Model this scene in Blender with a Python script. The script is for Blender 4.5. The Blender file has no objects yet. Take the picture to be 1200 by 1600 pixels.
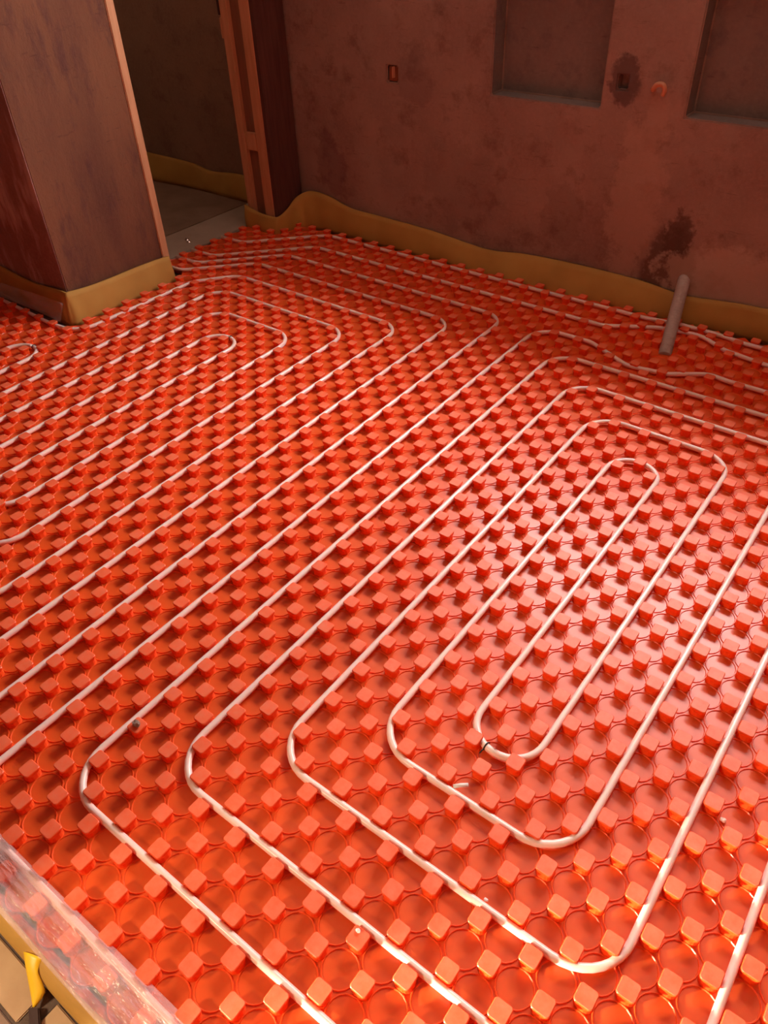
import bpy, bmesh, math, random
import numpy as np
from mathutils import Vector, Matrix
random.seed(7)
SC = bpy.context.scene
COL = SC.collection

# ------------------------------------------------------------------ camera
CAM_POS = Vector((0.610258, -0.683076, 1.436931))
R = ((0.79646486, 0.60377992, -0.03306863),      # right
     (0.37146511, -0.5316975, -0.76112511),      # down
     (-0.47713457, 0.59392557, -0.64776155))     # forward
cd = bpy.data.cameras.new('camera')
cam = bpy.data.objects.new('camera', cd)
COL.objects.link(cam)
r_, d_, f_ = (Vector(v).normalized() for v in R)
cam.matrix_world = Matrix(((r_.x, -d_.x, -f_.x, CAM_POS.x), (r_.y, -d_.y, -f_.y, CAM_POS.y),
                           (r_.z, -d_.z, -f_.z, CAM_POS.z), (0, 0, 0, 1)))
cd.sensor_fit = 'VERTICAL'
cd.sensor_height = 36.0
cd.lens = 36.0 * 1188.7 / 1600.0
cd.clip_start = 0.02
cd.clip_end = 60
SC.camera = cam

# ------------------------------------------------------------------ world, lights, exposure
w = bpy.data.worlds.new('sky')
SC.world = w
w.use_nodes = True
nt = w.node_tree
bg = nt.nodes['Background']
tc = nt.nodes.new('ShaderNodeTexCoord')
sp = nt.nodes.new('ShaderNodeSeparateXYZ')
ramp = nt.nodes.new('ShaderNodeValToRGB')
nt.links.new(tc.outputs['Generated'], sp.inputs[0])
nt.links.new(sp.outputs['Z'], ramp.inputs[0])
ramp.color_ramp.elements[0].position = 0.0
ramp.color_ramp.elements[0].color = (0.42, 0.40, 0.38, 1)
ramp.color_ramp.elements[1].position = 0.9
ramp.color_ramp.elements[1].color = (1.0, 0.97, 0.95, 1)
nt.links.new(ramp.outputs[0], bg.inputs['Color'])
bg.inputs['Strength'].default_value = 50.0

WIN = (-1.30, 0.75, 1.34, 2.36)      # window opening in the back wall: x0, x1, z0, z1
SC.view_settings.view_transform = 'Standard'
SC.view_settings.look = 'None'
SC.view_settings.exposure = 0.0
SC.view_settings.gamma = 1.0
SC.view_settings.use_curve_mapping = False
SC.cycles.use_denoising = True
SC.cycles.max_bounces = 10
SC.cycles.diffuse_bounces = 6
SC.cycles.transparent_max_bounces = 12
SC.cycles.sample_clamp_indirect = 6.0

def area(name, loc, target, sx, sy, power, color, portal=False):
    l = bpy.data.lights.new(name, 'AREA')
    l.shape = 'RECTANGLE'
    l.size, l.size_y = sx, sy
    l.energy = power
    l.color = color
    if portal:
        l.cycles.is_portal = True
    o = bpy.data.objects.new(name, l)
    COL.objects.link(o)
    o.location = loc
    o.rotation_euler = (Vector(target) - Vector(loc)).to_track_quat('-Z', 'Y').to_euler()
    return o
wx, wz = (WIN[0] + WIN[1]) / 2, (WIN[2] + WIN[3]) / 2
area('window_portal', (wx, 2.75, wz), (wx, 0, wz), WIN[1] - WIN[0], WIN[3] - WIN[2], 1, (1, 1, 1), True)
# a warm work lamp standing in the hall behind the photographer
hl = bpy.data.lights.new('hall_lamp', 'SPOT')
hl.energy = 1250
hl.color = (1.0, 0.88, 0.62)
hl.shadow_soft_size = 0.06
hl.spot_size = math.radians(52)
hl.spot_blend = 0.25
ho = bpy.data.objects.new('hall_lamp', hl)
COL.objects.link(ho)
ho.location = (-0.85, -2.0, 0.37)
ho.rotation_euler = Vector((math.cos(math.radians(32)), math.sin(math.radians(32)), -0.13)).to_track_quat('-Z', 'Y').to_euler()
# dim hall bulb, plus unseen fill lights added for side room and main room
for nm, loc, e, c in (('hall_bulb', (-0.65, -1.5, 1.1), 80, (1.0, 0.80, 0.52)), ('side_room_fill', (-3.7, 1.35, 2.2), 9, (1.0, 0.70, 0.50)),
                      ('ceiling_fill', (-0.3, 0.9, 2.3), 0.6, (1.0, 0.82, 0.72))):
    bl = bpy.data.lights.new(nm, 'POINT')
    bl.energy = e
    bl.color = c
    bl.shadow_soft_size = 0.12
    bo = bpy.data.objects.new(nm, bl)
    COL.objects.link(bo)
    bo.location = loc

# ------------------------------------------------------------------ materials
def mat(name, color, rough=0.6, spec=0.5, **kw):
    m = bpy.data.materials.new(name)
    m.use_nodes = True
    b = m.node_tree.nodes['Principled BSDF']
    b.inputs['Base Color'].default_value = (*color, 1)
    b.inputs['Roughness'].default_value = rough
    b.inputs['Specular IOR Level'].default_value = spec
    for k, v in kw.items():
        b.inputs[k.replace('_', ' ')].default_value = v
    return m

def N(m, t, **inp):
    n = m.node_tree.nodes.new(t)
    for k, v in inp.items():
        n.inputs[k].default_value = v
    return n

def L(m, a, b):
    m.node_tree.links.new(a, b)

def mix(m, fac, a, b, blend='MIX'):
    n = m.node_tree.nodes.new('ShaderNodeMix')
    n.data_type = 'RGBA'
    n.blend_type = blend
    for i, v in ((0, fac), (6, a), (7, b)):
        if hasattr(v, 'links'):
            L(m, v, n.inputs[i])
        elif isinstance(v, tuple):
            n.inputs[i].default_value = (*v, 1)
        else:
            n.inputs[i].default_value = v
    return n.outputs[2]

def ramp_of(m, src, stops):
    n = m.node_tree.nodes.new('ShaderNodeValToRGB')
    e = n.color_ramp.elements
    while len(e) < len(stops):
        e.new(0.5)
    for el, (p, c) in zip(e, stops):
        el.position = p
        el.color = (c, c, c, 1) if isinstance(c, (int, float)) else (*c, 1)
    L(m, src, n.inputs[0])
    return n.outputs[0]

def noise(m, scale, detail=4.0, rough=0.55, vec=None, stretch=None):
    n = N(m, 'ShaderNodeTexNoise', Scale=scale, Detail=detail, Roughness=rough)
    if vec is None:
        vec = m.node_tree.nodes.new('ShaderNodeTexCoord').outputs['Object']
    if stretch:
        mp = m.node_tree.nodes.new('ShaderNodeMapping')
        mp.inputs['Scale'].default_value = stretch
        L(m, vec, mp.inputs['Vector'])
        vec = mp.outputs[0]
    L(m, vec, n.inputs['Vector'])
    return n.outputs['Fac']

def bump(m, h, strength=0.3, dist=0.01):
    b = N(m, 'ShaderNodeBump', Strength=strength, Distance=dist)
    L(m, h, b.inputs['Height'])
    L(m, b.outputs[0], m.node_tree.nodes['Principled BSDF'].inputs['Normal'])

def base(m):
    return m.node_tree.nodes['Principled BSDF'].inputs['Base Color']

def plaster(name, c1, c2, c3, streak=(1, 1, 1), spots=(), rough=0.85):
    """bare, patchy plaster / concrete; spots = stains (x, y, z, rx, rz, colour, amount)"""
    m = mat(name, c1, rough, 0.25)
    geo = m.node_tree.nodes.new('ShaderNodeNewGeometry').outputs['Position']
    big = noise(m, 2.2, 5, 0.6, geo, streak)
    mid = noise(m, 9.0, 6, 0.65, geo, streak)
    fine = noise(m, 70.0, 4, 0.6, geo)
    c = mix(m, ramp_of(m, big, [(0.38, 0.0), (0.62, 1.0)]), c1, c2)
    c = mix(m, ramp_of(m, mid, [(0.52, 0.0), (0.66, 0.75)]), c, c3)
    c = mix(m, ramp_of(m, fine, [(0.45, 0.0), (0.75, 0.28)]), c, (c1[0] * 1.6, c1[1] * 1.6, c1[2] * 1.6))
    crack = noise(m, 13.0, 6, 0.75, geo, (0.8, 0.8, 5.0))
    c = mix(m, ramp_of(m, crack, [(0.30, 0.45), (0.40, 0.0)]), c, (c3[0] * 0.5, c3[1] * 0.5, c3[2] * 0.5))
    wob = noise(m, 11.0, 6, 0.7, geo)
    for (x, y, z, rx, rz, colr, amt) in spots:
        v = N(m, 'ShaderNodeVectorMath'); v.operation = 'SUBTRACT'
        L(m, geo, v.inputs[0]); v.inputs[1].default_value = (x, y, z)
        s = N(m, 'ShaderNodeVectorMath'); s.operation = 'DIVIDE'
        L(m, v.outputs[0], s.inputs[0]); s.inputs[1].default_value = (rx, 0.5, rz)
        ln = N(m, 'ShaderNodeVectorMath'); ln.operation = 'LENGTH'
        L(m, s.outputs[0], ln.inputs[0])
        ad = N(m, 'ShaderNodeMath'); ad.operation = 'MULTIPLY_ADD'
        L(m, wob, ad.inputs[0]); ad.inputs[1].default_value = 2.2
        L(m, ln.outputs['Value'], ad.inputs[2])
        sc_ = N(m, 'ShaderNodeMath'); sc_.operation = 'MULTIPLY'
        L(m, ad.outputs[0], sc_.inputs[0]); sc_.inputs[1].default_value = 0.42
        c = mix(m, ramp_of(m, sc_.outputs[0], [(0.80, amt), (0.90, 0.0)]), c, colr)
    L(m, c, base(m))
    hs = N(m, 'ShaderNodeMath'); hs.operation = 'MULTIPLY_ADD'
    L(m, mid, hs.inputs[0]); hs.inputs[1].default_value = 1.5; L(m, fine, hs.inputs[2])
    bump(m, hs.outputs[0], 0.45, 0.006)
    return m

def orange(name):
    m = mat(name, (0.85, 0.085, 0.016), 0.36, 0.45, Subsurface_Weight=0.35, Subsurface_Scale=0.02)
    m.node_tree.nodes['Principled BSDF'].inputs['Subsurface Radius'].default_value = (1.0, 0.22, 0.08)
    pos = m.node_tree.nodes.new('ShaderNodeNewGeometry').outputs['Position']
    big = noise(m, 1.6, 3, 0.5, pos)
    dust_sheen = noise(m, 38.0, 5, 0.7, pos)
    # the stud tops are scuffed and dusty from boots, with pale sheen put into the colour too; the sheet between them is still clean and glossier
    pz = m.node_tree.nodes.new('ShaderNodeSeparateXYZ'); L(m, pos, pz.inputs[0])
    mr = N(m, 'ShaderNodeMapRange'); L(m, pz.outputs['Z'], mr.inputs[0])
    for i, v in ((1, 0.0425), (2, 0.0438), (3, 0.0), (4, 1.0)): mr.inputs[i].default_value = v
    top = mr.outputs[0]
    dd = N(m, 'ShaderNodeMath'); dd.operation = 'MULTIPLY'
    L(m, ramp_of(m, dust_sheen, [(0.35, 0.13), (0.75, 0.36)]), dd.inputs[0]); L(m, top, dd.inputs[1])
    c = mix(m, big, (0.90, 0.092, 0.012), (0.85, 0.082, 0.013))
    c = mix(m, dd.outputs[0], c, (0.74, 0.36, 0.23))
    L(m, c, base(m))
    rr = N(m, 'ShaderNodeMapRange'); L(m, top, rr.inputs[0])
    for i, v in ((3, 0.36), (4, 0.50)): rr.inputs[i].default_value = v
    L(m, rr.outputs[0], m.node_tree.nodes['Principled BSDF'].inputs['Roughness'])
    return m

M_WALL = plaster('raw_wall', (0.27, 0.165, 0.13), (0.36, 0.235, 0.185), (0.20, 0.112, 0.085), (1, 1, 1.0), spots=[
    (-0.29, 2.27, 0.19, 0.12, 0.16, (0.10, 0.05, 0.035), 0.75),
    (-0.27, 2.27, 0.30, 0.055, 0.13, (0.10, 0.05, 0.035), 0.75),
    (-0.575, 2.27, 0.82, 0.06, 0.085, (0.11, 0.065, 0.06), 0.8),
    (-2.00, 2.27, 0.34, 0.10, 0.15, (0.13, 0.06, 0.06), 0.35),
    (-0.46, 2.27, 0.42, 0.11, 0.36, (0.44, 0.28, 0.21), 0.55),
    (-0.03, 2.27, 0.18, 0.30, 0.14, (0.50, 0.36, 0.27), 0.6),
    (-1.25, 2.27, 0.35, 0.20, 0.20, (0.17, 0.10, 0.075), 0.25),
    (-1.50, 2.27, 0.74, 0.10, 0.11, (0.17, 0.10, 0.09), 0.35),
    (-0.75, 2.27, 0.30, 0.10, 0.14, (0.17, 0.095, 0.07), 0.3)])
M_NICHE = plaster('niche_plaster', (0.185, 0.135, 0.115), (0.23, 0.165, 0.14), (0.15, 0.11, 0.10))
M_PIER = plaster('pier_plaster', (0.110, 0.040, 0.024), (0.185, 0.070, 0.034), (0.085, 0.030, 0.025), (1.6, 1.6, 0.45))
M_BAYFACE = plaster('rough_coat', (0.32, 0.18, 0.155), (0.22, 0.115, 0.10), (0.62, 0.46, 0.42), (1, 1, 0.3))
M_SIDE = plaster('side_room_wall', (0.27, 0.155, 0.10), (0.33, 0.19, 0.12), (0.22, 0.12, 0.08))
M_CEIL = mat('ceiling_paint', (0.55, 0.47, 0.42), 0.9, 0.2)
M_FLOOR = plaster('floor_concrete', (0.13, 0.085, 0.065), (0.17, 0.11, 0.085), (0.10, 0.065, 0.05))
M_PANEL = orange('orange_plastic')

M_PIPE = mat('milky_pipe', (0.86, 0.64, 0.57), 0.28, 0.5, Subsurface_Weight=0.25, Subsurface_Scale=0.01)
M_BLACK = mat('black_plastic', (0.012, 0.010, 0.010), 0.4)
M_WHITE = mat('white_plastic', (0.80, 0.74, 0.70), 0.4)

def foam():
    m = mat('yellow_foam', (0.62, 0.36, 0.11), 0.75, 0.3)
    g = m.node_tree.nodes.new('ShaderNodeNewGeometry').outputs['Position']
    c = mix(m, ramp_of(m, noise(m, 5, 3, 0.5, g), [(0.35, 0.0), (0.65, 1.0)]), (0.50, 0.27, 0.060), (0.42, 0.215, 0.045))
    L(m, c, base(m))
    bump(m, noise(m, 420, 2, 0.5, g), 0.12, 0.002)
    return m
M_FOAM = foam()

def film():
    m = mat('clear_film', (0.92, 0.74, 0.70), 0.2, 0.6)
    b = m.node_tree.nodes['Principled BSDF']
    g = m.node_tree.nodes.new('ShaderNodeNewGeometry').outputs['Position']
    wr = noise(m, 16, 4, 0.6, g, (0.5, 2.2, 1))
    bump(m, wr, 0.8, 0.02)
    tr = N(m, 'ShaderNodeBsdfTransparent')
    tr.inputs[0].default_value = (1.0, 0.96, 0.95, 1)
    mx = N(m, 'ShaderNodeMixShader')
    L(m, ramp_of(m, wr, [(0.3, 0.07), (0.7, 0.26)]), mx.inputs[0])
    L(m, tr.outputs[0], mx.inputs[1]); L(m, b.outputs[0], mx.inputs[2])
    L(m, mx.outputs[0], m.node_tree.nodes['Material Output'].inputs[0])
    return m
M_FILM = film()

def wood(name, a, b):
    m = mat(name, a, 0.65, 0.3)
    g = m.node_tree.nodes.new('ShaderNodeNewGeometry').outputs['Position']
    c = mix(m, ramp_of(m, noise(m, 6, 5, 0.6, g, (9, 9, 0.8)), [(0.35, 0.0), (0.65, 1.0)]), a, b)
    L(m, c, base(m))
    bump(m, noise(m, 20, 4, 0.6, g, (9, 9, 0.6)), 0.2, 0.003)
    return m
M_WOOD = wood('raw_timber', (0.60, 0.29, 0.15), (0.50, 0.23, 0.11))
M_WOODIN = wood('dark_timber', (0.24, 0.12, 0.07), (0.30, 0.14, 0.08))

M_STUBSHADE = wood('stub_shade', (0.085, 0.03, 0.022), (0.12, 0.042, 0.03))  # wall stub by the back-left corner, its shade put into the colour

def board(name, a, b):
    m = mat(name, a, 0.45, 0.4)
    g = m.node_tree.nodes.new('ShaderNodeNewGeometry').outputs['Position']
    c = mix(m, ramp_of(m, noise(m, 7, 5, 0.6, g), [(0.35, 0.0), (0.65, 1.0)]), a, b)
    L(m, c, base(m))
    return m
M_BOARD = board('beige_board', (0.60, 0.40, 0.23), (0.50, 0.31, 0.17))
M_BOARD2 = board('brown_board', (0.22, 0.13, 0.08), (0.28, 0.17, 0.11))
M_SIDEB1 = board('dusty_board', (0.30, 0.20, 0.14), (0.22, 0.145, 0.10))
M_SIDEB2 = board('grey_board', (0.46, 0.37, 0.29), (0.38, 0.30, 0.23))
M_TAPE = mat('yellow_tape', (0.92, 0.55, 0.02), 0.4)
M_DARKWOOD = mat('dark_splinter', (0.045, 0.014, 0.010), 0.7)
M_CRUMB = plaster('mortar', (0.30, 0.20, 0.16), (0.36, 0.25, 0.2), (0.24, 0.16, 0.13))
M_PALE = mat('pale_chip', (0.85, 0.74, 0.68), 0.6)
M_CONDUIT = plaster('conduit_grey', (0.40, 0.30, 0.26), (0.46, 0.35, 0.30), (0.34, 0.25, 0.21), rough=0.55)
M_RUST = plaster('rusty_steel', (0.26, 0.085, 0.035), (0.20, 0.065, 0.035), (0.13, 0.05, 0.03), rough=0.6)
M_COPPER = mat('orange_tube', (0.58, 0.27, 0.15), 0.45)
M_SCREW = mat('zinc', (0.75, 0.72, 0.68), 0.25, 0.5, Metallic=1.0)
M_FRAME = mat('window_white', (0.75, 0.72, 0.70), 0.4)
def glass():
    m = mat('window_glass', (1, 1, 1), 0.0)
    tr = N(m, 'ShaderNodeBsdfTransparent'); gl = N(m, 'ShaderNodeBsdfGlossy', Roughness=0.0)
    mx = N(m, 'ShaderNodeMixShader'); mx.inputs[0].default_value = 0.06
    L(m, tr.outputs[0], mx.inputs[1]); L(m, gl.outputs[0], mx.inputs[2])
    L(m, mx.outputs[0], m.node_tree.nodes['Material Output'].inputs[0])
    return m
M_GLASS = glass()

# ------------------------------------------------------------------ mesh helpers
def link(name, me, m=None, parent=None):
    o = bpy.data.objects.new(name, me)
    COL.objects.link(o)
    if m is not None and len(me.materials) == 0:
        me.materials.append(m)
    if parent is not None:
        o.parent = parent
    return o

def mesh(name, vs, fs, m=None, parent=None, smooth=False, bevel=0.0, seg=2):
    me = bpy.data.meshes.new(name)
    me.from_pydata([tuple(v) for v in vs], [], fs)
    if bevel:
        bm = bmesh.new(); bm.from_mesh(me)
        bmesh.ops.remove_doubles(bm, verts=bm.verts, dist=1e-6)
        bmesh.ops.bevel(bm, geom=list(bm.edges), offset=bevel, segments=seg, affect='EDGES', clamp_overlap=True)
        bm.to_mesh(me); bm.free()
    bm = bmesh.new(); bm.from_mesh(me)
    bmesh.ops.recalc_face_normals(bm, faces=bm.faces)
    bm.to_mesh(me); bm.free()
    if smooth:
        for p in me.polygons:
            p.use_smooth = True
    me.update()
    return link(name, me, m, parent)

def boxgeo(x0, x1, y0, y1, z0, z1):
    vs = [(x, y, z) for z in (z0, z1) for y in (y0, y1) for x in (x0, x1)]
    fs = [(0, 2, 3, 1), (4, 5, 7, 6), (0, 1, 5, 4), (2, 6, 7, 3), (0, 4, 6, 2), (1, 3, 7, 5)]
    return vs, fs

def box(name, x0, x1, y0, y1, z0, z1, m, parent=None, bevel=0.0):
    vs, fs = boxgeo(x0, x1, y0, y1, z0, z1)
    return mesh(name, vs, fs, m, parent, bevel=bevel)

def empty(name, loc=(0, 0, 0)):
    o = bpy.data.objects.new(name, None)
    COL.objects.link(o)
    o.location = loc
    o.empty_display_size = 0.1
    return o

def tag(o, label=None, cat=None, group=None, kind=None):
    if label: o['label'] = label
    if cat: o['category'] = cat
    if group: o['group'] = group
    if kind: o['kind'] = kind
    return o

def wall_grid(name, face, depth_out, u0, u1, z0, z1, openings, to3d, m_front, m_in, parent=None, bevel=0.0):
    """wall with a front face (u,z) and openings (u0,u1,z0,z1,depth); depth >= depth_out cuts right through"""
    us = sorted({u0, u1, *[o[0] for o in openings], *[o[1] for o in openings]})
    zs = sorted({z0, z1, *[o[2] for o in openings], *[o[3] for o in openings]})
    nu, nz = len(us) - 1, len(zs) - 1
    dep = [[0.0] * nz for _ in range(nu)]
    for i in range(nu):
        for j in range(nz):
            cu, cz = (us[i] + us[i + 1]) / 2, (zs[j] + zs[j + 1]) / 2
            for o in openings:
                if o[0] < cu < o[1] and o[2] < cz < o[3]:
                    dep[i][j] = o[4]
    vs, fs, mi, idx = [], [], [], {}
    def v(u, z, d):
        k = (round(u, 5), round(z, 5), round(d, 5))
        if k not in idx:
            idx[k] = len(vs); vs.append(to3d(u, z, d))
        return idx[k]
    def q(a, b, c, d, k):
        fs.append((a, b, c, d)); mi.append(k)
    D = depth_out
    for i in range(nu):
        for j in range(nz):
            a, b, c, e = us[i], us[i + 1], zs[j], zs[j + 1]
            d = dep[i][j]
            if d < D:
                q(v(a, c, d), v(b, c, d), v(b, e, d), v(a, e, d), 1 if d > 0 else 0)
                q(v(a, c, D), v(a, e, D), v(b, e, D), v(b, c, D), 0)
            dd = min(d, D)
            def nb(ii, jj):
                if 0 <= ii < nu and 0 <= jj < nz:
                    return min(dep[ii][jj], D)
                return D
            for (ii, jj, p, r) in ((i - 1, j, (a, c), (a, e)), (i + 1, j, (b, c), (b, e)), (i, j - 1, (a, c), (b, c)), (i, j + 1, (a, e), (b, e))):
                n = nb(ii, jj)
                outside = not (0 <= ii < nu and 0 <= jj < nz)
                if n > dd + 1e-6:
                    q(v(*p, dd), v(*r, dd), v(*r, n), v(*p, n), 0 if outside or n >= D else 1)
    me = bpy.data.meshes.new(name)
    me.from_pydata(vs, [], fs)
    me.materials.append(m_front); me.materials.append(m_in)
    for p, k in zip(me.polygons, mi):
        p.material_index = k
    bm = bmesh.new(); bm.from_mesh(me)
    bmesh.ops.recalc_face_normals(bm, faces=bm.faces)
    if bevel:
        bmesh.ops.bevel(bm, geom=[e for e in bm.edges if len(e.link_faces) == 2 and e.calc_face_angle() > 0.5], offset=bevel, segments=2, affect='EDGES', clamp_overlap=True)
    bm.to_mesh(me); bm.free()
    return link(name, me, None, parent)

# ------------------------------------------------------------------ the setting
S = 'structure'
YB = 2.27                       # face of the back wall
XP = -2.25                      # face of the left wall
YP = 0.87                       # face of the pier towards the bay
tag(box('floor', -5.0, 3.0, -3.6, 2.6, -0.15, 0.0, M_FLOOR), kind=S)
tag(box('ceiling', -5.0, 3.0, -3.6, 2.6, 2.5, 2.6, M_CEIL), kind=S)
niches = [(-1.12, -0.655, 0.722, 1.18, 0.085), (-0.335, 0.13, 0.727, 1.18, 0.085),
          (-0.600, -0.560, 0.792, 0.838, 0.03), (-1.640, -1.585, 0.722, 0.785, 0.03),
          (WIN[0], WIN[1], WIN[2], WIN[3], 1.0)]
tag(wall_grid('wall_back', 0, 0.46, -2.42, 1.6, 0.0, 2.5, niches, lambda u, z, d: (u, YB + d, z), M_WALL, M_NICHE, bevel=0.006), kind=S)
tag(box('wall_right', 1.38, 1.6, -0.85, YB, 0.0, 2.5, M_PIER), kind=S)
# left wall: pier with a bare return, doorway, stub by the corner, lintel over the door
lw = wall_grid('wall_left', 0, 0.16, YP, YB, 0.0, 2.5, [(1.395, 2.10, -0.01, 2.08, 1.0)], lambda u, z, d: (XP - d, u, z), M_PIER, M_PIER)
tag(lw, kind=S)
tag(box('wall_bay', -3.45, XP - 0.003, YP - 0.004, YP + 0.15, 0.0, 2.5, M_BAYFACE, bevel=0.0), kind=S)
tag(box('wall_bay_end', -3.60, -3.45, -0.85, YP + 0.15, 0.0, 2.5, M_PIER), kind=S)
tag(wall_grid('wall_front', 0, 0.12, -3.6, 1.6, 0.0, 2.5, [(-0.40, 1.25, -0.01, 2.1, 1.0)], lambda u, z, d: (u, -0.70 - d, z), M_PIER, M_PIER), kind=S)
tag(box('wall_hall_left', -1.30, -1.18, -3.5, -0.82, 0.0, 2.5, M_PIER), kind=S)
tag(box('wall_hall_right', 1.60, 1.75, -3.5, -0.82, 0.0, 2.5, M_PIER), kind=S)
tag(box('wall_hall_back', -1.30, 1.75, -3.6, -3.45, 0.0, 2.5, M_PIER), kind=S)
tag(box('wall_side_room_back', -5.0, -2.42, 2.375, 2.5, 0.0, 2.5, M_SIDE), kind=S)
tag(box('wall_side_room_left', -5.0, -4.85, 0.9, 2.375, 0.0, 2.5, M_SIDE), kind=S)
tag(box('wall_side_room_front', -4.85, -3.45, YP + 0.02, YP + 0.15, 0.0, 2.5, M_SIDE), kind=S)

# window above the frame of the photograph, the room's daylight
win = empty('window_1', (wx, YB + 0.38, WIN[2])); tag(win, kind=S)
def wbox(name, x0, x1, y0, y1, z0, z1, m):
    return box(name, x0 - wx, x1 - wx, y0, y1, z0 - WIN[2], z1 - WIN[2], m, win)
ft = 0.05
wbox('window_frame', WIN[0], WIN[1], -0.02, 0.03, WIN[2], WIN[2] + ft, M_FRAME)
wbox('window_frame', WIN[0], WIN[1], -0.02, 0.03, WIN[3] - ft, WIN[3], M_FRAME)
wbox('window_frame', WIN[0], WIN[0] + ft, -0.02, 0.03, WIN[2] + ft, WIN[3] - ft, M_FRAME)
wbox('window_frame', WIN[1] - ft, WIN[1], -0.02, 0.03, WIN[2] + ft, WIN[3] - ft, M_FRAME)
wbox('window_mullion', wx - 0.025, wx + 0.025, -0.02, 0.03, WIN[2] + ft, WIN[3] - ft, M_FRAME)
wbox('window_pane', WIN[0] + ft, wx - 0.025, 0.0, 0.006, WIN[2] + ft, WIN[3] - ft, M_GLASS)
wbox('window_pane', wx + 0.025, WIN[1] - ft, 0.0, 0.006, WIN[2] + ft, WIN[3] - ft, M_GLASS)

# bare timber on both sides of the doorway
t1 = empty('trim_1', (XP, 1.395, 0.0)); tag(t1, kind=S)
box('batten', -0.05, 0.006, -0.034, 0.004, 0.075, 2.45, M_WOOD, t1, bevel=0.003)
t2 = empty('trim_2', (-2.31, 2.10, 0.0)); tag(t2, kind=S)
box('backing_board', -0.10, 0.085, -0.006, 0.02, 0.0, 2.45, M_WOODIN, t2)
box('batten', -0.105, -0.058, -0.030, -0.005, 0.0, 2.45, M_WOOD, t2, bevel=0.003)
box('batten', 0.018, 0.082, -0.030, -0.005, 0.0, 2.45, M_WOOD, t2, bevel=0.003)
box('stub_face', 0.083, 0.103, -0.028, 0.16, 0.0, 2.45, M_STUBSHADE, t2)  # room face of the wall stub, coloured dark for the corner shade
box('noggin', -0.057, 0.017, -0.026, -0.005, 0.395, 0.475, M_WOOD, t2, bevel=0.003)
box('hinge_leaf', -0.118, -0.106, -0.028, -0.012, 0.86, 0.94, M_WOOD, t2, bevel=0.002)
box('hinge_leaf', -0.120, -0.106, -0.030, -0.010, 0.95, 1.04, M_DARKWOOD, t2, bevel=0.002)

# boards of the side room and of the hall
fs_ = empty('floor_side_room', (-2.7, 1.7, 0)); tag(fs_, kind=S)
def fbox(par, name, x0, x1, y0, y1, z0, z1, m, bevel=0.002):
    l = par.location
    return box(name, x0 - l.x, x1 - l.x, y0 - l.y, y1 - l.y, z0 - l.z, z1 - l.z, m, par, bevel)
fbox(fs_, 'board', -2.690, -2.440, 1.03, 2.350, 0.0, 0.012, M_SIDEB2)
fbox(fs_, 'board', -3.50, -2.698, 1.03, 2.350, 0.0, 0.011, M_SIDEB1)
fbox(fs_, 'board', -4.83, -3.507, 1.03, 2.350, 0.0, 0.012, M_SIDEB1)
for x, y in ((-2.53, 1.74), (-2.56, 1.755)):
    bm = bmesh.new(); bmesh.ops.create_cone(bm, cap_ends=True, segments=12, radius1=0.011, radius2=0.007, depth=0.006, matrix=Matrix.Translation((x + 2.7, y - 1.7, 0.015)))
    me = bpy.data.meshes.new('screw_head'); bm.to_mesh(me); bm.free(); link('screw_head', me, M_SCREW, fs_)
fh = empty('floor_hall', (0, -0.8, 0)); tag(fh, kind=S)
fbox(fh, 'board', -1.15, -0.158, -0.752, -0.694, 0.0, 0.004, M_BOARD)
fbox(fh, 'board', -0.128, 1.36, -0.752, -0.694, 0.0, 0.004, M_BOARD)
fbox(fh, 'board', -1.17, 0.20, -1.35, -0.758, 0.0, 0.003, M_BOARD2)
fbox(fh, 'board', 0.206, 1.58, -1.35, -0.758, 0.0, 0.003, M_BOARD2)
fbox(fh, 'board', -1.17, 1.58, -2.30, -1.356, 0.0, 0.003, M_BOARD2)
fbox(fh, 'board', -1.17, 1.58, -3.43, -2.306, 0.0, 0.003, M_BOARD2)

# ------------------------------------------------------------------ the studded panel
ZS, ZT = 0.018, 0.044           # sheet surface, stud tops
def inside(x, y, m=0.0):
    if x > 1.36 - m or y > 2.225 - m or y < -0.662 + m: return False
    if y <= YP - 0.035 - m: return x > -3.42 + m
    if x >= XP + 0.03 + m: return True
    return 1.44 + m < y < 2.06 - m and x > -2.415 + m
studs, voids = [], []
for i in range(-70, 30):
    for j in range(-16, 48):
        x, y = 0.025 + 0.05 * i, 0.025 + 0.05 * j
        if (i + j) % 2:
            if inside(x, y, 0.02): studs.append((x, y))
        else:
            if inside(x, y, 0.03): voids.append((x, y))
CON = (-0.125, 1.935)           # the conduit comes through here
studs = [s for s in studs if math.hypot(s[0] - CON[0], s[1] - CON[1]) > 0.048]

def ring_pts(h, corner, n):
    """n points round a square of half side h with rounded corners (corner = h gives a circle)"""
    pts = []
    per = n // 4
    for k in range(4):
        a0 = k * math.pi / 2
        cx, cy = h - corner, h - corner
        ca, sa = math.cos(a0), math.sin(a0)
        for t in range(per):
            a = (t + 0.5) / per * math.pi / 2
            px, py = cx + corner * math.cos(a), cy + corner * math.sin(a)
            pts.append((px * ca - py * sa, px * sa + py * ca))
    return pts
def stud_geo(n, rings):
    vs, fs = [], []
    for z, h, c in rings:
        vs += [(x, y, z) for x, y in ring_pts(h, c, n)]
    for r in range(len(rings) - 1):
        for k in range(n):
            a, b = r * n + k, r * n + (k + 1) % n
            fs.append((a, b, b + n, a + n))
    t = (len(rings) - 1) * n
    fs.append(tuple(range(t, t + n)))
    return vs, fs
HR = [(0.0, 0.0178, 0.0160), (0.0030, 0.0165, 0.0150), (0.0140, 0.0158, 0.0135), (0.0190, 0.0168, 0.0085), (0.0244, 0.0168, 0.0062), (0.0260, 0.0154, 0.0056)]
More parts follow.
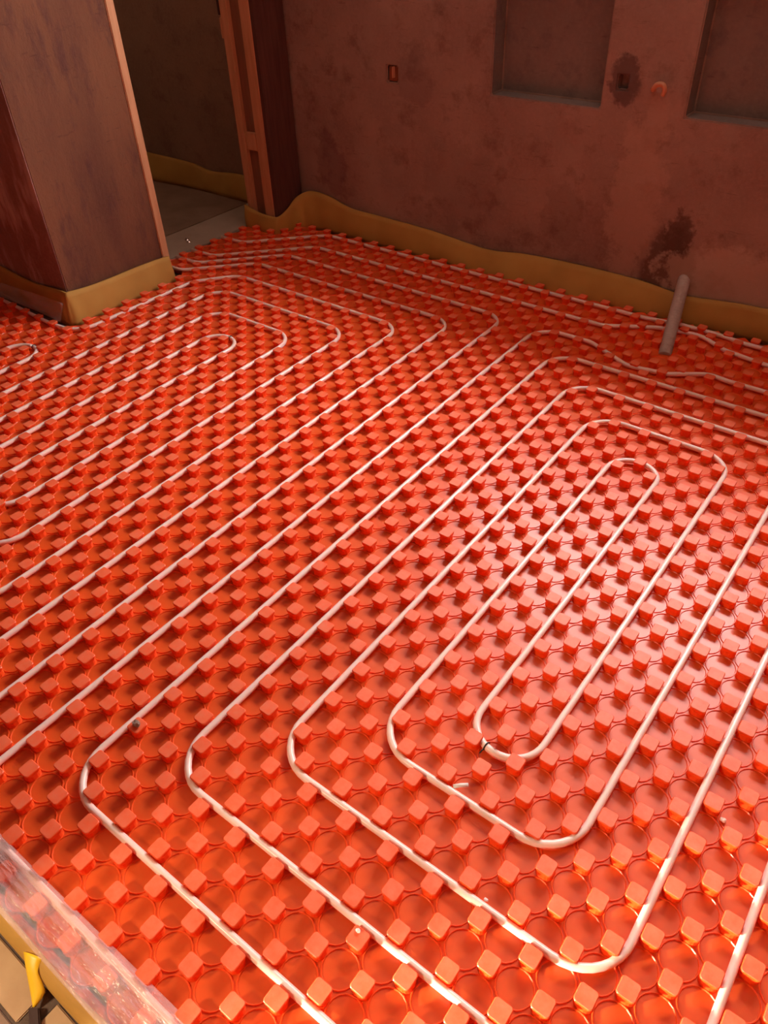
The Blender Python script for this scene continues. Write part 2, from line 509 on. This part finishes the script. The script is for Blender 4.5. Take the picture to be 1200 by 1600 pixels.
LR = [(0.0, 0.0174, 0.0155), (0.0140, 0.0158, 0.0135), (0.0190, 0.0168, 0.0085), (0.0245, 0.0168, 0.0062), (0.0260, 0.0154, 0.0056)]
panel = empty('studded_floor_panel', (0, 0, 0.0))
tag(panel, 'bright orange studded plastic underfloor heating panel covering the whole floor', 'floor panel')

def soup(name, vs, fs, m, parent, smooth_angle=None):
    me = bpy.data.meshes.new(name)
    me.from_pydata(vs, [], fs)
    me.materials.append(m)
    me.update()
    return link(name, me, None, parent)

# base sheet: one tile per void, a rimmed shallow cup in each
NR = 20
H = 0.05
ringspec = [(0.0343, ZS), (0.0334, ZS + 0.0022), (0.0322, ZS + 0.0022), (0.0308, ZS)]
tv, tf = [], []
for q in range(4):              # diamond corners = stud centres
    a = q * math.pi / 2
    tv.append((H * math.cos(a), H * math.sin(a), ZS))
for rr, zz in ringspec:
    for k in range(NR):
        a = 2 * math.pi * k / NR
        tv.append((rr * math.cos(a), rr * math.sin(a), zz))
for q in range(4):
    k0 = q * NR // 4
    for k in range(NR // 4):
        a, b = 4 + (k0 + k) % NR, 4 + (k0 + k + 1) % NR
        tf.append((q, b, a) if k < NR // 8 + 1 else ((q + 1) % 4, b, a))
        if k == NR // 8:
            tf.append((q, (q + 1) % 4, b))
for r in range(3):
    for k in range(NR):
        a, b = 4 + r * NR + k, 4 + r * NR + (k + 1) % NR
        tf.append((a, b, b + NR, a + NR))
tf.append(tuple(4 + 3 * NR + k for k in range(NR)))
VS, FS = [], []
for (x, y) in voids:
    o = len(VS)
    VS += [(x + a, y + b, c) for a, b, c in tv]
    FS += [tuple(o + i for i in f) for f in tf]
# solid underside of the panel
for x0, x1, y0, y1 in ((-3.42, 1.355, -0.65, 0.80), (-2.20, 1.355, 0.80, 2.20), (-2.40, -2.20, 1.46, 2.04), (-3.42, 1.355, -0.680, -0.64)):
    v, f = boxgeo(x0, x1, y0, y1, 0.001, ZS - 0.0008)
    o = len(VS); VS += v; FS += [tuple(o + i for i in q) for q in f]
sheet = soup('base_sheet', VS, FS, M_PANEL, panel)
bm = bmesh.new(); bm.from_mesh(sheet.data); bmesh.ops.recalc_face_normals(bm, faces=bm.faces); bm.to_mesh(sheet.data); bm.free()
sheet.data.flip_normals() if sheet.data.polygons[-8].normal.z < -2 else None

def in_view(x, y, z=ZT):
    d = Vector((x, y, z)) - CAM_POS
    c = (d.dot(r_), d.dot(d_), d.dot(f_))
    if c[2] <= 0.05: return None
    u, v = 600 + 1188.7 * c[0] / c[2], 800 + 1188.7 * c[1] / c[2]
    return d.length if -5 < u < 1205 and -5 < v < 1605 else None
rank = sorted([(in_view(*s), s) for s in studs if in_view(*s) is not None])
near = [s for _, s in rank[:300]]
nearset = set(near)
sv, sf = stud_geo(16, HR)
sme = bpy.data.meshes.new('stud'); sme.from_pydata(sv, [], sf); sme.materials.append(M_PANEL); sme.update()
for (x, y) in near:
    o = bpy.data.objects.new('stud', sme)
    COL.objects.link(o); o.parent = panel
    o.location = (x, y, ZS)
    o.rotation_euler = (0, 0, 0)
lv, lf = stud_geo(12, LR)
VS, FS = [], []
for (x, y) in studs:
    if (x, y) in nearset: continue
    o = len(VS)
    VS += [(x + a, y + b, ZS + c) for a, b, c in lv]
    FS += [tuple(o + i for i in f) for f in lf]
tag(soup('stud_rows', VS, FS, M_PANEL, panel), kind='stuff')

# ------------------------------------------------------------------ pipes
PR, PZ = 0.0078, 0.0305
def fillet(pts, rads):
    out = [Vector(pts[0])]
    for i in range(1, len(pts) - 1):
        p, a, b = Vector(pts[i]), Vector(pts[i - 1]), Vector(pts[i + 1])
        u, v = (a - p), (b - p)
        lu, lv_ = u.length, v.length
        u.normalize(); v.normalize()
        ang = u.angle(v)
        if ang > math.pi - 1e-3: continue
        r = rads[i] if isinstance(rads, list) else rads
        t = r / math.tan(ang / 2)
        t = min(t, lu * 0.499, lv_ * 0.499)
        r = t * math.tan(ang / 2)
        c = p + (u + v).normalized() * (r / math.sin(ang / 2))
        s, e = p + u * t - c, p + v * t - c
        tot = s.angle(e)
        n = max(4, int(tot / 0.16))
        ax = s.cross(e).normalized() if s.length > 0 else Vector((0, 0, 1))
        for k in range(n + 1):
            out.append(c + Matrix.Rotation(tot * k / n, 3, ax) @ s)
    out.append(Vector(pts[-1]))
    return out
def tube(name, pts, r, m, parent=None, n=12, caps=True, step=None):
    if step:
        dense = [pts[0]]
        for a, b in zip(pts, pts[1:]):
            k = max(1, int((b - a).length / step))
            dense += [a.lerp(b, (i + 1) / k) for i in range(k)]
        pts = dense
    vs, fs = [], []
    up = Vector((0, 0, 1))
    prev = None
    for i, p in enumerate(pts):
        t = (pts[min(i + 1, len(pts) - 1)] - pts[max(i - 1, 0)]).normalized()
        if prev is None:
            nrm = (up - t * up.dot(t))
            if nrm.length < 0.1: nrm = Vector((1, 0, 0)) - t * t.x
        else:
            nrm = prev - t * prev.dot(t)
        nrm.normalize(); prev = nrm
        bn = t.cross(nrm)
        rr = r(i / (len(pts) - 1)) if callable(r) else r
        for k in range(n):
            a = 2 * math.pi * k / n
            vs.append(p + (nrm * math.cos(a) + bn * math.sin(a)) * rr)
    for i in range(len(pts) - 1):
        for k in range(n):
            a, b = i * n + k, i * n + (k + 1) % n
            fs.append((a, b, b + n, a + n))
    if caps:
        fs.append(tuple(range(n))[::-1]); fs.append(tuple(range((len(pts) - 1) * n, len(pts) * n)))
    return mesh(name, vs, fs, m, parent, smooth=True)
X = lambda k: 0.15 * k
TOP = {1: 1.40, 2: 1.55, 3: 1.70, 4: 1.85}
def P(x, y, z=PZ): return (x, y, z)
# right-hand circuit: a counterflow double spiral, both ends leave through the doorway
c1 = [P(-2.40, 1.85, 0.028), P(-2.25, 1.85), P(-1.95, 2.15), P(-0.30, 2.15), P(-0.16, 2.17), P(-0.02, 2.17), P(0.09, 2.15), P(X(7), 2.15),
      P(X(7), -0.60), P(X(-4), -0.60), P(X(-4), 1.85),
      P(-0.38, 1.85), P(-0.20, 1.76), P(-0.06, 1.78), P(0.06, 1.86), P(0.13, 1.85), P(X(5), 1.85), P(X(5), -0.30), P(X(-2), -0.30), P(X(-2), 1.55),
      P(X(3), 1.55), P(X(3), 0.0), P(X(0), 0.0), P(X(0), 1.235), P(X(1), 1.235), P(X(1), 0.125), P(X(2), 0.125), P(X(2), 1.40),
      P(X(-1), 1.40), P(X(-1), -0.15), P(X(4), -0.15), P(X(4), 1.70), P(X(-3), 1.70), P(X(-3), -0.45), P(X(6), -0.45), P(X(6), 2.0),
      P(0.23, 2.03), P(0.05, 2.06), P(-0.06, 2.125), P(-0.22, 2.10), P(-0.40, 2.0), P(-1.90, 2.0), P(-2.25, 1.65), P(-2.40, 1.65, 0.028)]
def crop_corner(pts):
    rads = []
    for i, p in enumerate(pts):
        rads.append(0.10)
    return rads
def rad(pts):
    out = [0.1] * len(pts)
    for i in range(1, len(pts) - 1):
        for j in (i - 1, i):
            if abs((Vector(pts[j]) - Vector(pts[j + 1])).length - 0.15) < 0.01:
                out[i] = 0.0749
    return out
pipe_a = tube('heating_pipe', fillet(c1, rad(c1)), PR, M_PIPE, step=0.25)
tag(pipe_a, 'white heating pipe laid in a long double spiral in front, right of the doorway', 'pipe', 'floor heating pipes')
c2 = [P(-2.40, 1.45, 0.028), P(-2.25, 1.45), P(-2.0, 1.70), P(X(-6), 1.70), P(X(-6), -0.45), P(X(-13), -0.45), P(X(-13), 1.40), P(X(-8), 1.40), P(X(-8), -0.15),
      P(X(-11), -0.15), P(X(-11), 1.105), P(X(-10), 1.105), P(X(-10), -0.035), P(X(-9), -0.035), P(X(-9), 1.25), P(X(-12), 1.25), P(X(-12), -0.30),
      P(X(-7), -0.30), P(X(-7), 1.55), P(-1.975, 1.55), P(-2.105, 1.39), P(-2.125, 0.79), P(-2.30, 0.775), P(-2.85, 0.80), P(-2.85, -0.60)]
pipe_b = tube('heating_pipe', fillet(c2, rad(c2)), PR, M_PIPE, step=0.25)
tag(pipe_b, 'white heating pipe in nested loops left of centre, wrapping the pier corner', 'pipe', 'floor heating pipes')
c3 = [P(-2.40, 1.55, 0.028), P(-2.25, 1.55), P(-1.95, 1.85), P(X(-5), 1.85), P(X(-5), -0.55), P(-2.10, -0.55), P(-2.10, 0.615), P(-2.25, 0.615), P(-2.25, -0.60)]
pipe_c = tube('heating_pipe', fillet(c3, rad(c3)), PR, M_PIPE, step=0.25)
tag(pipe_c, 'white heating pipe ending in a single hairpin at the far left edge', 'pipe', 'floor heating pipes')

def tie(parent, x, y, ang, tail=True, m=M_BLACK):
    """thin band round a pipe at (x, y); ang = pipe direction"""
    d = Vector((math.cos(ang), math.sin(ang), 0)); s = Vector((-d.y, d.x, 0)); up = Vector((0, 0, 1))
    pts = [Vector((x, y, PZ)) + (s * math.cos(a) + up * math.sin(a)) * (PR + 0.0012) for a in [2 * math.pi * k / 16 for k in range(17)]]
    if tail:
        e = pts[-1]
        pts = pts + [e + s * 0.006 + up * 0.002, e + s * 0.014 - up * 0.001]
    return tube('cable_tie', pts, 0.0017, m, parent, n=6)
tie(pipe_a, X(1) + 0.055, 0.125 + 0.004, math.pi - 0.15)
tie(pipe_a, X(0) + 0.075, 1.235, 0.0, False)
tie(pipe_b, X(-11) + 0.085, 1.105, 0.0, False)
tie(pipe_c, -2.17, 0.615, 0.0, False)

# ------------------------------------------------------------------ foam edge strips
def smooth_path(pts, n=8):
    out = []
    P_ = [np.array(p, float) for p in pts]
    for i in range(len(P_) - 1):
        p0, p1, p2, p3 = P_[max(i - 1, 0)], P_[i], P_[i + 1], P_[min(i + 2, len(P_) - 1)]
        for k in range(n):
            t = k / n
            out.append(0.5 * ((2 * p1) + (-p0 + p2) * t + (2 * p0 - 5 * p1 + 4 * p2 - p3) * t * t + (-p0 + 3 * p1 - 3 * p2 + p3) * t ** 3))
    out.append(P_[-1])
    return out
def strip(name, pts, thick=0.008, rows=6, bulge=0.012, z0=0.002, smooth=8, m=None):
    """pts: x, y at foot, x, y at top, z top.  the side to the left of the path is the wall side"""
    path = smooth_path(pts, smooth) if smooth else [np.array(p, float) for p in pts]
    vs, fs = [], []
    n = len(path)
    ring = 2 * (rows + 1)
    for i, p in enumerate(path):
        a, b = path[max(i - 1, 0)], path[min(i + 1, n - 1)]
        t = (b[:2] - a[:2]); t = t / (np.linalg.norm(t) + 1e-9)
        nr = np.array((t[1], -t[0]))          # room side (right of the path)
        front, back = [], []
        for k in range(rows + 1):
            s = k / rows
            z = z0 + (p[4] - z0) * s
            c = p[0:2] * (1 - s) + p[2:4] * s + nr * bulge * math.sin(math.pi * min(1, s * 1.1)) * (0.6 + 0.4 * math.sin(i * 0.7))
            front.append((c[0] + nr[0] * thick / 2, c[1] + nr[1] * thick / 2, z))
            back.append((c[0] - nr[0] * thick / 2, c[1] - nr[1] * thick / 2, z))
        vs += front + back[::-1]
    for i in range(n - 1):
        for k in range(ring):
            a, b = i * ring + k, i * ring + (k + 1) % ring
            fs.append((a, b, b + ring, a + ring))
    fs.append(tuple(range(ring))[::-1]); fs.append(tuple(range((n - 1) * ring, n * ring)))
    return mesh(name, vs, fs, m or M_FOAM, smooth=True)
# along the doorway stub, round the corner and along the back wall
bw = [(-2.425, 2.055, -2.425, 2.06, 0.125), (-2.33, 2.045, -2.33, 2.055, 0.105), (-2.235, 2.04, -2.225, 2.055, 0.100), (-2.193, 2.07, -2.193, 2.07, 0.105),
      (-2.185, 2.13, -2.19, 2.13, 0.125), (-2.165, 2.185, -2.185, 2.20, 0.165), (-2.10, 2.215, -2.13, 2.245, 0.190), (-2.00, 2.23, -2.02, 2.258, 0.180), (-1.88, 2.238, -1.88, 2.26, 0.145),
      (-1.68, 2.232, -1.68, 2.26, 0.138), (-1.40, 2.225, -1.40, 2.26, 0.128), (-1.10, 2.212, -1.10, 2.26, 0.103), (-0.90, 2.205, -0.90, 2.26, 0.122),
      (-0.66, 2.202, -0.66, 2.26, 0.130), (-0.38, 2.215, -0.38, 2.26, 0.126), (-0.205, 2.228, -0.205, 2.26, 0.108), (-0.05, 2.235, -0.05, 2.26, 0.120), (0.115, 2.243, 0.115, 2.26, 0.130), (0.5, 2.245, 0.5, 2.26, 0.128), (1.36, 2.245, 1.36, 2.26, 0.128)]
tag(strip('edge_strip', bw), 'wavy yellow foam edge strip along the foot of the long back wall', 'edge strip', 'foam edge strips')
# round the pier
pw = [(-3.43, 0.835, -3.43, 0.855, 0.175), (-2.95, 0.84, -2.95, 0.856, 0.168), (-2.73, 0.842, -2.73, 0.856, 0.152), (-2.50, 0.842, -2.50, 0.856, 0.134), (-2.32, 0.838, -2.32, 0.855, 0.146),
      (-2.262, 0.836, -2.262, 0.852, 0.150), (-2.235, 0.838, -2.237, 0.852, 0.151), (-2.222, 0.858, -2.236, 0.866, 0.150), (-2.222, 0.93, -2.237, 0.94, 0.140), (-2.22, 1.05, -2.238, 1.05, 0.134), (-2.218, 1.20, -2.239, 1.20, 0.132),
      (-2.216, 1.31, -2.239, 1.31, 0.128), (-2.215, 1.385, -2.236, 1.385, 0.122)]
tag(strip('edge_strip', pw, bulge=0.006), 'yellow foam edge strip wrapped round the foot of the left pier', 'edge strip', 'foam edge strips')
# side room
sw = [(-4.8, 2.33, -4.8, 2.365, 0.12), (-3.9, 2.33, -3.9, 2.365, 0.12), (-3.62, 2.32, -3.62, 2.36, 0.150), (-3.45, 2.31, -3.45, 2.355, 0.155), (-3.17, 2.335, -3.17, 2.362, 0.148), (-3.0, 2.335, -3.0, 2.365, 0.126), (-2.80, 2.33, -2.80, 2.365, 0.142), (-2.43, 2.325, -2.43, 2.365, 0.150)]
tag(strip('edge_strip', sw, z0=0.013), 'dim foam edge strip seen through the doorway at the side room wall', 'edge strip', 'foam edge strips')
# threshold strip, leaning over the panel edge
vs, fs = [], []
prof = [(-0.690, 0.004), (-0.6895, 0.018), (-0.685, 0.031), (-0.676, 0.041), (-0.664, 0.046), (-0.662, 0.039), (-0.672, 0.034), (-0.679, 0.025), (-0.6815, 0.014), (-0.682, 0.004)]
n = 70
for i in range(n + 1):
    x = -0.395 + 1.64 * i / n
    wv = 0.004 * math.sin(x * 9) + 0.002 * math.sin(x * 23 + 1)
    for y, z in prof:
        vs.append((x, y + wv * (z / 0.05) - 0.0, z * (1 + 0.09 * math.sin(x * 6.5 + 2))))
m_ = len(prof)
for i in range(n):
    for k in range(m_):
        a, b = i * m_ + k, i * m_ + (k + 1) % m_
        fs.append((a, b, b + m_, a + m_))
fs.append(tuple(range(m_))[::-1]); fs.append(tuple(range(n * m_, (n + 1) * m_)))
tag(mesh('edge_strip', vs, fs, M_FOAM, smooth=True), 'pale yellow foam edge strip along the threshold at the lower left', 'edge strip', 'foam edge strips')

# ------------------------------------------------------------------ clear film skirts
def sheet_grid(name, rows, m, thick=0.0004):
    """rows: list of polylines (same length)"""
    vs, fs = [], []
    n = len(rows[0])
    for r in rows: vs += r
    for i in range(len(rows) - 1):
        for k in range(n - 1):
            a = i * n + k
            fs.append((a, a + 1, a + n + 1, a + n))
    o = mesh(name, vs, fs, m, smooth=True)
    md = o.modifiers.new('thickness', 'SOLIDIFY'); md.thickness = thick; md.offset = 0
    return o
rows = []
n = 220
for s in range(25):
    t = s / 24
    line = []
    for i in range(n + 1):
        x = -0.60 + 1.84 * i / n
        y = -0.672 + (0.0875 + 0.004 * math.sin(x * 5 + 0.6)) * t
        rest = 0.0465 + 0.0012 * math.sin(x * 62.8 + 3) + 0.0075 * min(1.0, max(0.0, (-0.648 - y) / 0.012))
        over = PZ + PR + 0.0090 - max(0.0, abs(y + 0.600) - 0.002) ** 2 * 18
        z = max(rest, over) if y < -0.600 else max(over - max(0, (y + 0.594)) * 0.9, 0.034)
        wr = 0.0022 * math.sin(x * 14 + y * 160) * math.sin(math.pi * t) + 0.0015 * math.sin(x * 41 - y * 260 + 2) * math.sin(math.pi * t)
        line.append((x, y, z + abs(wr) + 0.0008))
    rows.append(line)
tag(sheet_grid('film_skirt', rows, M_FILM), 'crinkled clear plastic film skirt lying over the pipe at the threshold', 'film', 'film skirts')
rows = []
for s in range(7):
    t = s / 6
    line = []
    for i in range(61):
        x = -3.40 + 1.17 * i / 60
        y = 0.822 - 0.034 * t - 0.004 * math.sin(x * 11) * t
        z = 0.105 - 0.056 * t + 0.012 * math.sin(x * 5.0) * (1 - t)
        line.append((x, y, max(z, 0.0435)))
    rows.append(line)
tag(sheet_grid('film_skirt', rows, M_FILM), 'clear plastic film skirt hanging from the foam beside the left pier', 'film', 'film skirts')

# ------------------------------------------------------------------ conduit and wall fittings
a, b = Vector((CON[0], CON[1], 0.010)), Vector((-0.215, YB + 0.02, 0.168))
pts = [a.lerp(b, k / 90) for k in range(91)]
d0 = (b - a).normalized()
con = tube('conduit', pts, lambda t: 0.0235 + 0.0011 * math.sin(t * 90 * 2.1), M_CONDUIT, n=20)
tag(con, 'grey corrugated conduit rising from the panel into the back wall', 'conduit')
# bent tube stub sticking out of the wall
hk = [Vector((-0.462, YB + 0.01, 0.805)), Vector((-0.458, YB - 0.022, 0.808)), Vector((-0.442, YB - 0.034, 0.826)), Vector((-0.421, YB - 0.036, 0.828)), Vector((-0.412, YB - 0.034, 0.812)), Vector((-0.418, YB - 0.030, 0.795))]
hk = [Vector(p) for p in smooth_path([tuple(p) for p in hk], 5)]
tag(tube('pipe_hook', hk, 0.0085, M_COPPER, n=10), 'short bent orange tube end poking out of the back wall', 'pipe stub')
# rusty box in its hole
rb = empty('junction_box', (-1.612, YB + 0.012, 0.753))
tag(rb, 'small rusty metal box set in the back wall left of the recesses', 'box')
box('box_body', -0.024, 0.024, -0.004, 0.016, -0.029, 0.029, M_RUST, rb, bevel=0.003)
box('cable_end', 0.004, 0.010, -0.022, -0.004, -0.014, 0.030, M_COPPER, rb, bevel=0.002)
# screws of the old plaster: pale nail
def lump(name, x, y, z, r, m, label, cat, group=None, flat=0.6, seed=0):
    rd = random.Random(seed)
    bm = bmesh.new(); bmesh.ops.create_icosphere(bm, subdivisions=2, radius=r)
    for v in bm.verts:
        k = 1 + rd.uniform(-0.28, 0.28)
        v.co = Vector((v.co.x * k, v.co.y * k * 0.85, v.co.z * k * flat))
    zz = min(v.co.z for v in bm.verts)
    for v in bm.verts: v.co.z -= zz
    me = bpy.data.meshes.new(name); bm.to_mesh(me); bm.free()
    o = link(name, me, m); o.location = (x, y, z)
    return tag(o, label, cat, group)
def near_stud(x, y):
    return min(studs, key=lambda s: (s[0] - x) ** 2 + (s[1] - y) ** 2)
sx, sy = near_stud(-0.434, -0.271)
lump('mortar_crumb', sx, sy, ZT, 0.010, M_CRUMB, 'grey mortar crumb on a stud beside the outermost left pipe bend', 'crumb', seed=1)
sx, sy = near_stud(0.651, 0.261)
lump('plaster_chip', 0.651, 0.261, ZS, 0.006, M_PALE, 'pale plaster chip on the panel between studs at the right edge', 'chip', seed=2)
sx, sy = near_stud(0.207, -0.324)
lump('plaster_chip', sx - 0.006, sy + 0.008, ZT, 0.0042, M_PALE, 'tiny pale plaster chip on a stud near the bottom centre', 'chip', seed=3)
lump('plaster_chip', 0.364, -0.134, ZS + 0.003, 0.004, M_PALE, 'tiny pale plaster chip low between studs inside the front pipe bend', 'chip', seed=4)
# pale clip tail beside the front pipe
a = Vector((0.200, 0.010, PZ + 0.003)); b = Vector((0.222, 0.030, ZS + 0.016))
tag(tube('clip_tail', [a, a.lerp(b, 0.5) + Vector((0, 0, 0.002)), b], 0.0042, M_WHITE, n=8), 'short white plastic clip tail sticking out beside the front pipe', 'clip')
# yellow tape flap over the strip and board, dark splinter under it
rows = []
TL = [(-0.2209, -0.6822, 0.044), (-0.2019, -0.6935, 0.037), (-0.1843, -0.7034, 0.028), (-0.1676, -0.7132, 0.018), (-0.1512, -0.723, 0.009)]
TR = [(-0.1837, -0.6696, 0.049), (-0.1767, -0.685, 0.040), (-0.1622, -0.6903, 0.031), (-0.149, -0.6979, 0.021), (-0.1494, -0.7193, 0.009)]
for l_, r2 in zip(smooth_path(TL, 3), smooth_path(TR, 3)):
    rows.append([tuple(l_ * (1 - k / 4) + r2 * (k / 4) + np.array((0, 0, 0.004 * math.sin(math.pi * k / 4)))) for k in range(5)])
tag(sheet_grid('tape_flap', rows, M_TAPE, 0.0008), 'bright yellow tape flap hanging over the threshold foam strip', 'tape')
box_ = mesh('wood_splinter', [(-0.158, -0.728, 0.005), (-0.140, -0.716, 0.005), (-0.104, -0.738, 0.005), (-0.116, -0.752, 0.005),
                              (-0.157, -0.727, 0.013), (-0.142, -0.717, 0.014), (-0.106, -0.738, 0.012), (-0.116, -0.750, 0.012)],
            [(0, 1, 2, 3), (4, 7, 6, 5), (0, 4, 5, 1), (1, 5, 6, 2), (2, 6, 7, 3), (3, 7, 4, 0)], M_DARKWOOD, bevel=0.0015)
tag(box_, 'dark brown wood splinter on the hall boards below the yellow tape', 'splinter')
